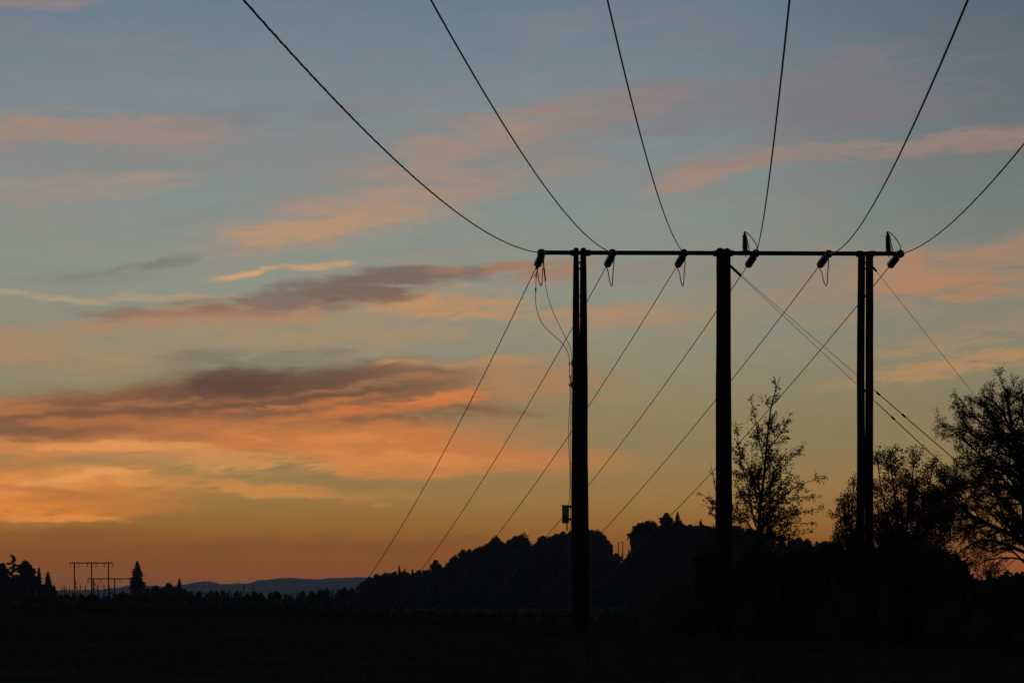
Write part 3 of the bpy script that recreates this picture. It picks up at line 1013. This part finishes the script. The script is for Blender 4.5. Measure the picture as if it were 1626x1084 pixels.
# thin sapling left of the middle pole
T2 = Tree(.04, 24, droop=.2)
root = np.array([at(1136, 945, 82)[0], 82, float(ground(at(1136, 945, 82)[0], 82))])
T2.guide([root, at(1140, 850, 82), at(1140, 800, 82), at(1133, 760, 82), at(1128, 735, 82)], .03, .006, 1, .5, 7, env=env_of([(0, .5), (.6, .7), (1, .12)]))
for wp in ([(1140, 815), (1122, 790), (1106, 785)], [(1140, 830), (1125, 806), (1113, 800)], [(1141, 850), (1120, 838), (1112, 828)]):
    T2.guide([at(x, y, 82) for x, y in wp], .012, .005, 1, .2, 7, env=env_of([(0, .3), (1, .12)]))
T2.finish('birch_sapling', root, 'thin leafy sapling peeping out left of the middle double pole', 'tree')


# denser round-headed tree behind the right pole
def bushy(name, label, cat, Y, trunk_px, base_px, stems, leafsize, leafdens, depth=2, r0=.09, dens=3.2, envs=None, droop=.2):
    T = Tree(leafsize, leafdens, droop=droop, twig_r=.006)
    T.sc = .085
    bx = at(base_px, 945, Y)[0]
    root = np.array([bx, Y, float(ground(bx, Y))])
    fork = at(*trunk_px, Y)
    T.limb.tube(spline([root, root * .5 + fork * .5 + [.05, 0, 0], fork], 5), np.linspace(r0 * 1.5, r0, 11), 9)
    for wp in stems:
        zz = rng.uniform(-1.3, 1.3)
        p3 = [fork] + [at(x, y, Y + zz * (i + 1) / len(wp)) for i, (x, y) in enumerate(wp)]
        T.guide(p3, r0 * rng.uniform(.35, .55), .012, depth, .06, dens, env=envs or env_of([(0, .7), (.5, 1.0), (.8, .75), (1, .3)]))
    return T.finish(name, root, label, cat)


bushy('round_tree', 'dense round-headed tree just right of the right double pole', 'tree', 92, (1432, 880), 1432,
      [[(1415, 840), (1402, 790), (1395, 745), (1392, 722)], [(1425, 830), (1420, 780), (1414, 740), (1412, 712)], [(1440, 835), (1446, 785), (1450, 740), (1448, 714)],
       [(1455, 845), (1468, 800), (1478, 760), (1482, 728)], [(1450, 860), (1480, 830), (1500, 800), (1508, 760)], [(1412, 860), (1398, 830), (1392, 800)],
       [(1450, 870), (1490, 858), (1515, 845)], [(1415, 870), (1400, 855), (1396, 840)], [(1440, 850), (1470, 830), (1495, 815)],
       [(1430, 850), (1432, 810), (1430, 770)], [(1455, 850), (1490, 800), (1515, 760), (1520, 738)], [(1455, 860), (1500, 830), (1525, 795)], [(1415, 870), (1400, 868), (1392, 862)], [(1450, 875), (1480, 872), (1505, 862)]],
      .036, 90, 2, .1, 9.5)
bushy('small_leafy_tree', 'smaller ragged tree showing on the left of the right double pole', 'tree', 94, (1352, 900), 1352,
      [[(1352, 850), (1354, 800), (1356, 765), (1358, 752)], [(1345, 860), (1340, 820), (1342, 785)], [(1338, 870), (1330, 850), (1328, 835)],
       [(1360, 860), (1368, 820), (1366, 780)], [(1345, 870), (1336, 840), (1333, 805)], [(1350, 870), (1350, 830), (1346, 790), (1350, 765)], [(1340, 875), (1328, 862), (1323, 852)], [(1352, 870), (1358, 840), (1362, 810)]],
      .034, 80, 2, .06, 10.0, env_of([(0, .5), (.5, .65), (.8, .45), (1, .15)]))

# large birch at the right edge
Yb3 = 76.0
T3 = Tree(.021, 95, droop=1.0, twig_r=.0055)
root = np.array([at(1640, 945, Yb3)[0], Yb3, float(ground(at(1640, 945, Yb3)[0], Yb3))])
ev = env_of([(0, 1.12), (.5, 1.69), (.8, 1.25), (1, 0.44)])
T3.guide([root, at(1637, 900, Yb3), at(1630, 830, Yb3), at(1627, 790, Yb3), at(1617, 725, Yb3), at(1608, 685, Yb3), at(1600, 640, Yb3), at(1594, 626, Yb3)], .17, .02, 2, .42, 9.8, env=ev)
T3.guide([at(1630, 830, Yb3), at(1640, 760, Yb3 + .2), at(1636, 690, Yb3 + .4), at(1626, 640, Yb3 + .5), at(1622, 622, Yb3 + .6)], .09, .015, 2, .2, 11.0, env=ev)
T3.guide([at(1634, 860, Yb3), at(1567, 831, Yb3 - .4), at(1533, 811, Yb3 - .7), at(1510, 785, Yb3 - .9), at(1497, 760, Yb3 - 1)], .075, .012, 2, .15, 9.8, env=env_of([(0, 0.75), (.5, 1.25), (.8, 1.00), (1, 0.38)]))
T3.guide([at(1636, 880, Yb3), at(1590, 862, Yb3 + .3), at(1560, 858, Yb3 + .6), at(1533, 869, Yb3 + .9), at(1515, 885, Yb3 + 1)], .06, .012, 2, .15, 8.5, env=env_of([(0, 0.50), (.5, 0.88), (1, 0.38)]))
T3.guide([at(1628, 800, Yb3), at(1602, 757, Yb3 - .3), at(1571, 734, Yb3 - .5), at(1540, 707, Yb3 - .8), at(1512, 684, Yb3 - 1)], .06, .012, 2, .15, 9.8, env=env_of([(0, 0.88), (.5, 1.25), (.8, 1.00), (1, 0.38)]))
T3.guide([at(1618, 735, Yb3), at(1590, 690, Yb3 + .5), at(1570, 650, Yb3 + .8), at(1557, 632, Yb3 + 1)], .05, .012, 2, .15, 11.0, env=env_of([(0, 0.88), (.5, 1.19), (.8, 0.88), (1, 0.38)]))
T3.guide([at(1610, 690, Yb3), at(1585, 645, Yb3 - .5), at(1562, 628, Yb3 - .8)], .04, .012, 2, .15, 11.0, env=env_of([(0, 0.88), (.5, 1.00), (1, 0.38)]))
T3.guide([at(1628, 770, Yb3), at(1600, 790, Yb3 - .6), at(1560, 780, Yb3 - 1), at(1530, 752, Yb3 - 1.2)], .04, .012, 2, .15, 8.5, env=env_of([(0, 0.88), (.5, 1.00), (1, 0.38)]))
for wp3 in ([(1636, 890), (1600, 885), (1565, 890), (1545, 905)], [(1632, 850), (1590, 842), (1545, 845), (1515, 835)], [(1628, 780), (1585, 770), (1540, 768), (1500, 735)],
            [(1618, 730), (1580, 715), (1545, 690), (1500, 672)], [(1608, 690), (1570, 680), (1540, 655), (1524, 632)], [(1602, 660), (1600, 620), (1597, 620), (1592, 608)], [(1636, 870), (1605, 850), (1580, 820), (1560, 800)],
            [(1622, 740), (1600, 720), (1585, 700), (1580, 660)], [(1620, 800), (1580, 800), (1540, 790), (1515, 800)], [(1625, 850), (1600, 830), (1570, 760), (1550, 730)],
            [(1622, 760), (1595, 740), (1560, 740), (1520, 715)], [(1634, 900), (1600, 870), (1570, 875), (1530, 850)]):
    dz3 = rng.uniform(-1.3, 1.3)
    T3.guide([at(x, y, Yb3 + dz3 * i_ / 3) for i_, (x, y) in enumerate(wp3)], .035, .008, 2, .1, 8.0, env=env_of([(0, .9), (.5, 1.15), (.8, .9), (1, .45)]))
T3.guide([at(1636, 740, Yb3), at(1670, 690, Yb3), at(1700, 640, Yb3), at(1715, 610, Yb3)], .06, .015, 2, .15, 6.6, env=ev)
T3.guide([at(1634, 800, Yb3), at(1680, 770, Yb3), at(1730, 740, Yb3), at(1755, 700, Yb3)], .06, .015, 2, .15, 6.6, env=ev)
T3.finish('large_birch', root, 'large weeping birch with bare curving limbs at the right edge', 'tree')

# ------------------------------------------------------------------ bushes, hedge and undergrowth
def leafy_blob(mb_, c, rx, ry, rz, n, size, shell=.6):
    d = rng.normal(size=(n, 3)); d /= np.linalg.norm(d, axis=1)[:, None]
    rr = rng.uniform(shell, 1.0, n) ** .7
    k = .95 + .14 * np.sin(d[:, 0] * 5 + c[0]) * np.cos(d[:, 2] * 6 + c[1]) + .1 * np.sin(d[:, 1] * 11 + d[:, 0] * 9 + c[0])
    mb_.leaves(np.asarray(c) + d * np.array([rx, ry, rz]) * (rr * k)[:, None], size, .7)


def core(mb_, c, rx, ry, rz, k=10):
    prof_ = [(0.001, -1), (.5, -.85), (.85, -.45), (1, 0), (.86, .45), (.5, .84), (.001, 1)]
    th = np.arange(k) * 2 * math.pi / k
    v = []
    for r_, z_ in prof_:
        for a_ in th:
            j_ = rng.uniform(.85, 1.1)
            v.append((c[0] + r_ * math.cos(a_) * rx * j_, c[1] + r_ * math.sin(a_) * ry * j_, c[2] + z_ * rz * j_))
    q_ = []
    for i_ in range(len(prof_) - 1):
        for j_ in range(k):
            q_.append((i_ * k + j_, i_ * k + (j_ + 1) % k, (i_ + 1) * k + (j_ + 1) % k, (i_ + 1) * k + j_))
    mb_.add(v, q_)


def bush(x0, x1, ytop, Y, label, dens=1.0, size=.07):
    mpp = Y / F
    cx = (x0 + x1) / 2
    w = (x1 - x0) / 2 * mpp
    bx = (cx - 813) / F * Y
    zb = float(ground(bx, Y))
    zt = EYE + (HOR - ytop) / F * Y
    h = max((zt - zb) / 2, .4)
    e = empty('bush', (bx, Y, zb), label, 'bush', 'bushes in front of the trees')
    m = MB()
    stem = MB()
    for k in range(5):
        a_ = rng.uniform(0, 6.28)
        stem.tube(spline([(bx, Y, zb - .1), (bx + math.cos(a_) * w * .25, Y + math.sin(a_) * .3, zb + h * .5), (bx + math.cos(a_) * w * .5, Y + math.sin(a_) * .6, zb + h * 1.1)], 3), .03, 5)
    stem.build('stem', 'bark', e)
    nb = max(8, int(w * 6))
    cores = MB()
    for k in range(nb):
        t_ = rng.uniform(-1, 1)
        top_ = zb + 2 * h * (1 - .3 * t_ * t_) * rng.uniform(.78, 1)
        rz_ = rng.uniform(.22, .36) * h
        rx_ = rng.uniform(.3, .45) * max(w, 1.6)
        c_2 = (bx + t_ * w * .75, Y + rng.uniform(-.8, .8), top_ - rz_)
        leafy_blob(m, c_2, rx_, rx_, rz_, int(1500 * dens), size, .35)
        core(cores, c_2, rx_ * .72, rx_ * .72, rz_ * .72)
        core(cores, (c_2[0], c_2[1], (zb + c_2[2]) / 2), rx_ * .8, rx_ * .8, max((c_2[2] - zb) * .55, .2))
    m.build('crown', 'leaf', e)
    cores.build('inner_growth', 'conifer', e)
    return e


bush(1100, 1180, 838, 98, 'low dark bush around the foot of the middle double pole')
bush(1165, 1240, 842, 96, 'dark bush under the young birch')
bush(1225, 1305, 850, 97, 'broad dark bush right of the young birch stem')
bush(1285, 1350, 852, 99, 'low dark bush between young birch and ragged tree')
bush(1335, 1400, 846, 88, 'dark bush at the foot of the right double pole')
bush(1380, 1480, 832, 86, 'dark bush under the round-headed tree')
bush(1455, 1540, 874, 84, 'dark bush below the left limbs of the large birch')
bush(1440, 1500, 850, 90, 'dark bush filling the space between round-headed tree and large birch')
bush(1485, 1548, 872, 82, 'lowest dark bush left of the orange gap under the large birch')
bush(1556, 1650, 892, 66, 'rounded dark bush in the lower right under the large birch')
bush(1630, 1760, 900, 66, 'dark bush cut off by the right edge of the picture')

# scrub behind the field's brow: nobody could count it
m = MB()
for k in range(560):
    px = rng.uniform(-150, 1780)
    if px < 560: Y_s = rng.uniform(96, 128); top = rng.uniform(940, 953)
    elif px < 1050: Y_s = rng.uniform(100, 124); top = rng.uniform(946, 962)
    else: Y_s = rng.uniform(96, 115); top = rng.uniform(895, 940)
    c3 = at(px, top, Y_s)
    zb = float(ground(c3[0], Y_s))
    rz_ = max((c3[2] - zb) / 2, .3)
    leafy_blob(m, (c3[0], Y_s, c3[2] - rz_), rng.uniform(.5, 1.1), .7, rz_, 260, .07, .4)
    core(m, (c3[0], Y_s, c3[2] - rz_), .7, .6, rz_ * .8, 7)
tag(m.build('undergrowth', 'leaf'), 'low dark scrub massed behind the brow of the field', kind='stuff')

# tall weeds on the brow at left
def weed(px, ytop, Y, label, leafy=True, lean=0.0):
    bx = (px - 813) / F * Y
    zb = float(ground(bx, Y))
    tp = at(px + lean, ytop, Y)
    e = empty('weed', (bx, Y, zb), label, 'weed', 'tall weeds on the brow')
    m = MB()
    pts = spline([np.array([bx, Y, zb]), np.array([bx, Y, zb]) * .5 + tp * .5 + [rng.uniform(-.03, .03), 0, 0], tp], 5)
    m.tube(pts, np.linspace(.013, .007, len(pts)), 4)
    m.build('stem', 'grass', e)
    m = MB()
    if leafy:
        c4 = []
        for k in range(46):
            t_ = rng.uniform(.35, 1)
            q_ = pts[int(t_ * (len(pts) - 1))]
            c4.append(q_ + np.array([rng.normal() * .06 * (1.25 - t_), rng.normal() * .06, rng.normal() * .02]))
        m.leaves(c4, .036, .5)
        m.build('leaves', 'leaf', e)
    else:
        tp_ = pts[-4:]
        m.tube(tp_, [.008, .018, .016, .004], 5)
        m.build('seed_head', 'grass', e)


WEEDS = [
    (97, 931, 0, 1, 'first thin stalk right of the left tree clump'), (101, 929, 0, 4, 'stalk leaning right just beyond the left tree clump'),
    (104, 927, 0, -2, 'tallest of the bare stalks left of the far portals'), (109, 931, 0, 1, 'bare stalk next to the left leg of the taller far portal'),
    (113, 934, 0, 2, 'short bare stalk under the left tip of the taller far portal'), (121, 920, 1, -1, 'tall leafy weed beside the left leg of the taller far portal'),
    (126, 926, 1, 2, 'shorter leafy weed a little right of the left portal leg'), (133, 927, 0, 3, 'bare stalk leaning between left and middle legs of the far portal'),
    (149, 921, 1, 1, 'tall leafy weed beside the middle leg of the far portal'), (157, 925, 1, -2, 'leafy weed just right of the middle leg of the far portal'),
    (154, 931, 1, 2, 'low leafy weed between two taller ones at the middle portal leg'), (166, 924, 1, -1, 'leafy weed just left of the right leg of the far portal'),
    (172, 929, 1, 2, 'leafy weed at the foot of the right leg of the taller far portal'), (178, 934, 0, 1, 'short bare stalk between the legs of the lower far portal'),
    (192, 932, 0, 3, 'bare stalk left of the lone spruce under the lower portal beam'), (345, 935, 1, 0, 'low leafy weed under the first hump of the blue hills'),
    (363, 933, 1, 1, 'small leafy weed right of the first hump of the blue hills'), (385, 924, 1, 2, 'tallest weed standing up before the dip in the blue hills'),
    (404, 926, 1, -2, 'bushy weed where the long blue ridge starts to rise'), (472, 934, 1, 1, 'leafy weed below the middle of the long blue ridge'),
    (505, 929, 1, 2, 'leafy weed before the right half of the long blue ridge'), (545, 932, 1, -1, 'leafy weed left of where the leftmost wire meets the ridge'),
]
for (px, y, lf, ln, lab) in WEEDS:
    weed(px, y, 92.0 + rng.uniform(-1, 1), lab, bool(lf), ln)

# ------------------------------------------------------------------ far trees
def conifer_mb(top, h, w, Y, m, seed_n=1.0, open_=0.0):
    """drooping tiers of needle sprays round a thin stem; top in world space"""
    n = int(16 * seed_n) + 8
    x, y, z = top
    m.tube([(x, y, z - h), (x, y, z)], [w * .09, .05], 5)
    for i in range(n):
        t_ = (i + .5) / n
        z_ = z - h * t_ * .92
        r_ = w / 2 * 1.3 * (t_ ** .55) * rng.uniform(.65, 1.15)
        for k in range(9):
            a_ = rng.uniform(0, 6.283)
            rr_ = r_ * rng.uniform(.7, 1.1)
            ex, ey = math.cos(a_), math.sin(a_)
            px_, py_ = -ey, ex
            wd = max(.16 * w, .12) * (.5 + t_ * .7)
            tip = (x + ex * rr_, y + ey * rr_, z_ - rr_ * rng.uniform(.1, .35))
            root_ = (x, y, z_ + .03 * h)
            m1 = (x + ex * rr_ * .55 + px_ * wd, y + ey * rr_ * .55 + py_ * wd, z_ - rr_ * .12)
            m2 = (x + ex * rr_ * .55 - px_ * wd, y + ey * rr_ * .55 - py_ * wd, z_ - rr_ * .2 - h * .02)
            m.add([root_, m1, tip, m2], [(0, 1, 2, 3)])


def broad_mb(top, h, w, m, n=420, size=.38):
    x, y, z = top
    ch = min(h * .75, w * 1.3)
    for k in range(7):
        ox, oy = rng.uniform(-.32, .32) * w, rng.uniform(-.3, .3) * w
        oz = -(abs(ox) / w * 1.1 + rng.uniform(0, .12)) * ch * .8
        if k == 0: ox = oy = oz = 0
        rr_ = w * rng.uniform(.2, .32)
        c5 = (x + ox, y + oy, z - rr_ * .85 + oz)
        leafy_blob(m, c5, rr_, rr_, rr_ * .85, n // 5, size, .45)
        core(m, c5, rr_ * .6, rr_ * .6, rr_ * .5, 7)
    core(m, (x, y, z - ch * .85), w * .42, w * .42, ch * .55, 8)


def far_tree(px, ytop, wpx, Y, kind, label, hpx=None, group=None):
    tp = at(px, ytop, Y)
    zb = float(ground(tp[0], Y))
    h = tp[2] - zb
    mpp = Y / F
    w = wpx * mpp
    e = empty('spruce' if kind == 'c' else 'pine' if kind == 'p' else 'broadleaf_tree', (tp[0], Y, zb), label, 'tree', group)
    m = MB(); m.tube([(tp[0], Y, zb - .3), (tp[0], Y, tp[2] - .3 * (1 if kind != 'b' else h * .3))], [.028 * h, .05], 6); m.build('trunk', 'bark', e)
    m = MB()
    if kind == 'c':
        conifer_mb(tp, (hpx * mpp) if hpx else h * .95, w, Y, m, 1.6)
        m.build('crown', 'conifer', e)
    elif kind == 'p':
        for k in range(26):
            t_ = k / 26
            r_ = w * (.1 + .45 * math.sin(min(1, t_ * 1.3) * 2.4)) * rng.uniform(.4, 1.1)
            a_ = rng.uniform(0, 6.28)
            leafy_blob(m, (tp[0] + math.cos(a_) * r_ * .7, Y + math.sin(a_) * r_ * .7, tp[2] - .2 - t_ * (hpx or 40) * mpp), max(r_ * .6, .4), max(r_ * .5, .4), w * .09, 80, .22, .3)
        m.build('crown', 'conifer', e)
    else:
        broad_mb(tp, h, w, m, 900, .3)
        m.build('crown', 'far', e)
    return e


YL = 720.0
far_tree(20, 881, 20, YL, 'p', 'tall open-crowned pine in the clump at the left edge', 45)
far_tree(40, 889, 24, YL + 5, 'b', 'rounded tree right of the tall pine at the left edge')
far_tree(3, 893, 26, YL + 15, 'b', 'dark rounded tree cut by the left edge')
far_tree(52, 901, 20, YL - 5, 'b', 'squat tree in the middle of the left clump')
far_tree(62, 899, 12, YL, 'c', 'spiky spruce near the right of the left clump', 40)
far_tree(76, 907, 20, YL - 8, 'c', 'small spruce ending the left clump', 40)
far_tree(86, 928, 14, YL - 12, 'c', 'tiny spruce at the foot of the left clump', 20)
far_tree(218, 890, 27, YL - 30, 'c', 'lone broad spruce standing right of the far portals', 46)
far_tree(268, 924, 20, YL, 'b', 'small bushy treetop left of the spruce tip at the blue hills')
far_tree(285, 917, 11, YL, 'c', 'narrow spruce tip where the blue hills begin', 24)
far_tree(248, 929, 16, YL + 8, 'b', 'low bushy treetop right of the lone spruce')
far_tree(634, 896, 9, 940, 'c', 'taller of two spruce tips at the left end of the wooded hill', 30)
far_tree(643, 901, 8, 940, 'c', 'shorter of two spruce tips at the left end of the wooded hill', 26)
far_tree(655, 902, 8, 945, 'c', 'small spruce tip left of the spiky bushy tree on the hill', 20)
far_tree(692, 888, 18, 930, 'b', 'ragged treetop sticking up near the left end of the wooded hill')
far_tree(787, 850, 26, 900, 'b', 'feathery treetop on the slope left of the domed tree')
far_tree(829, 845, 42, 890, 'b', 'broad domed tree on the slope left of the left double pole')
far_tree(862, 849, 30, 890, 'b', 'flat-topped tree between the domed tree and the junction box')
far_tree(884, 846, 22, 885, 'b', 'feathery treetop just below the junction box')
far_tree(912, 836, 40, 880, 'b', 'large treetop behind the left double pole')
far_tree(948, 840, 40, 880, 'b', 'rounded tree right of the left double pole beside the hill gap')
far_tree(1018, 828, 44, 700, 'b', 'rounded tree forming the steep right side of the hill gap')
far_tree(1058, 814, 20, 690, 'b', 'highest rounded treetop on the hill left of the spruce tip')
far_tree(1076, 812, 13, 695, 'c', 'pointed spruce tip on the hill crest left of the middle double pole', 26)
far_tree(1113, 824, 8, 700, 'c', 'tiny spruce tip on the crest close to the middle double pole', 16)

# the mass of the woods
hillprof = [(575, 922), (585, 916), (600, 909), (625, 905), (655, 905), (680, 902), (702, 900), (715, 885), (738, 869), (758, 868), (775, 860), (787, 856), (804, 857), (820, 849), (838, 850), (848, 859),
            (860, 851), (882, 848), (905, 840), (936, 838), (950, 843), (962, 848), (969, 860), (973, 872), (996, 877), (1010, 878), (1050, 880)]
rightprof = [(998, 868), (999, 842), (1008, 834), (1027, 825), (1053, 823), (1082, 824), (1099, 831), (1120, 829), (1170, 832), (1240, 846), (1330, 860), (1440, 870), (1525, 884), (1545, 922), (1585, 932), (1605, 908), (1720, 900)]
leftprof = [(-200, 905), (-60, 900), (10, 912), (40, 905), (60, 915), (82, 930), (95, 941), (180, 941), (205, 934), (235, 932), (262, 930), (300, 935), (340, 937), (420, 937), (470, 939), (520, 934), (560, 930), (600, 924), (640, 915)]
m = MB()


def woods(prof_, Y, wrange, step, rows, n, size, conifers=.12, low=952, jit=2.0):
    x = prof_[0][0]
    while x < prof_[-1][0]:
        y_ = float(np.interp(x, [p[0] for p in prof_], [p[1] for p in prof_]))
        yy = y_ + abs(rng.normal()) * jit
        YY = Y
        first = True
        while yy < low and YY > Y * .55:
            w = rng.uniform(*wrange) * YY / F
            tp = at(x + rng.uniform(-4, 4) * (0 if first and x < prof_[0][0] + 6 else 1), yy + (w * .12 if 0 else 0), YY)
            if rng.uniform() < conifers:
                conifer_mb(tp, w * 2.2, w * .7, YY, m, .5)
            else:
                broad_mb(tp, w * 1.6, w, m, n if first else n // 2, size)
            yy += rows * rng.uniform(.7, 1.3)
            YY -= 14
            first = False
        x += step * rng.uniform(.7, 1.3)


woods(hillprof, 960, (15, 27), 7, 12, 360, .33, .12)
woods([(p[0] + (8 if p[0] < 1000 else 0), p[1]) for p in rightprof], 730, (17, 31), 9, 14, 420, .28, .1)
woods(leftprof, 780, (6, 22), 6, 8, 170, .28, .3, jit=2.4)
tag(m.build('woods', 'far'), 'dark wooded slopes massed along the skyline', kind='stuff')

# ------------------------------------------------------------------ grass on the field
m = MB()
n = 42000
px = rng.uniform(-60, 1690, n)
Yb_, zb_ = brow(px)
rr = np.where(rng.uniform(size=n) < .5, Yb_ * rng.uniform(.9, 1.04, n), Yb_ * rng.uniform(.45, 1.0, n))
gx = (px - 813) / F * rr
gz = ground(gx, rr)
h = rng.uniform(.05, .15, n)
lean = rng.normal(size=(n, 2)) * .05
wd = rng.uniform(.006, .014, n)
base = np.stack([gx, rr, gz - .01], -1)
tip = base + np.stack([lean[:, 0], lean[:, 1], h], -1)
off = np.stack([wd, wd * 0, wd * 0], -1)
v = np.stack([base - off, base + off, tip], 1).reshape(-1, 3)
m.add(v, None, np.arange(n * 3).reshape(-1, 3))
tag(m.build('grass', 'grass'), 'short dry grass and stubble over the dark field', kind='stuff')

# ------------------------------------------------------------------ evening air
USE_HAZE = True
if USE_HAZE:
    m = MB()
    m.box((0, 0, 11.0), (11500, 11500, 60.0))
    hz = m.build('haze', 'field')
    hm = bpy.data.materials.new('evening_air')
    hm.use_nodes = True
    t = hm.node_tree
    t.nodes.remove(t.nodes['Principled BSDF'])
    vp = t.nodes.new('ShaderNodeVolumePrincipled')
    vp.inputs['Density'].default_value = 0.00007
    vp.inputs['Color'].default_value = (.55, .7, .95, 1)
    vp.inputs['Anisotropy'].default_value = 0.65
    t.links.new(vp.outputs[0], t.nodes['Material Output'].inputs['Volume'])
    hz.data.materials.clear()
    hz.data.materials.append(hm)
    tag(hz, 'thin evening haze over the valley and hills', kind='stuff')
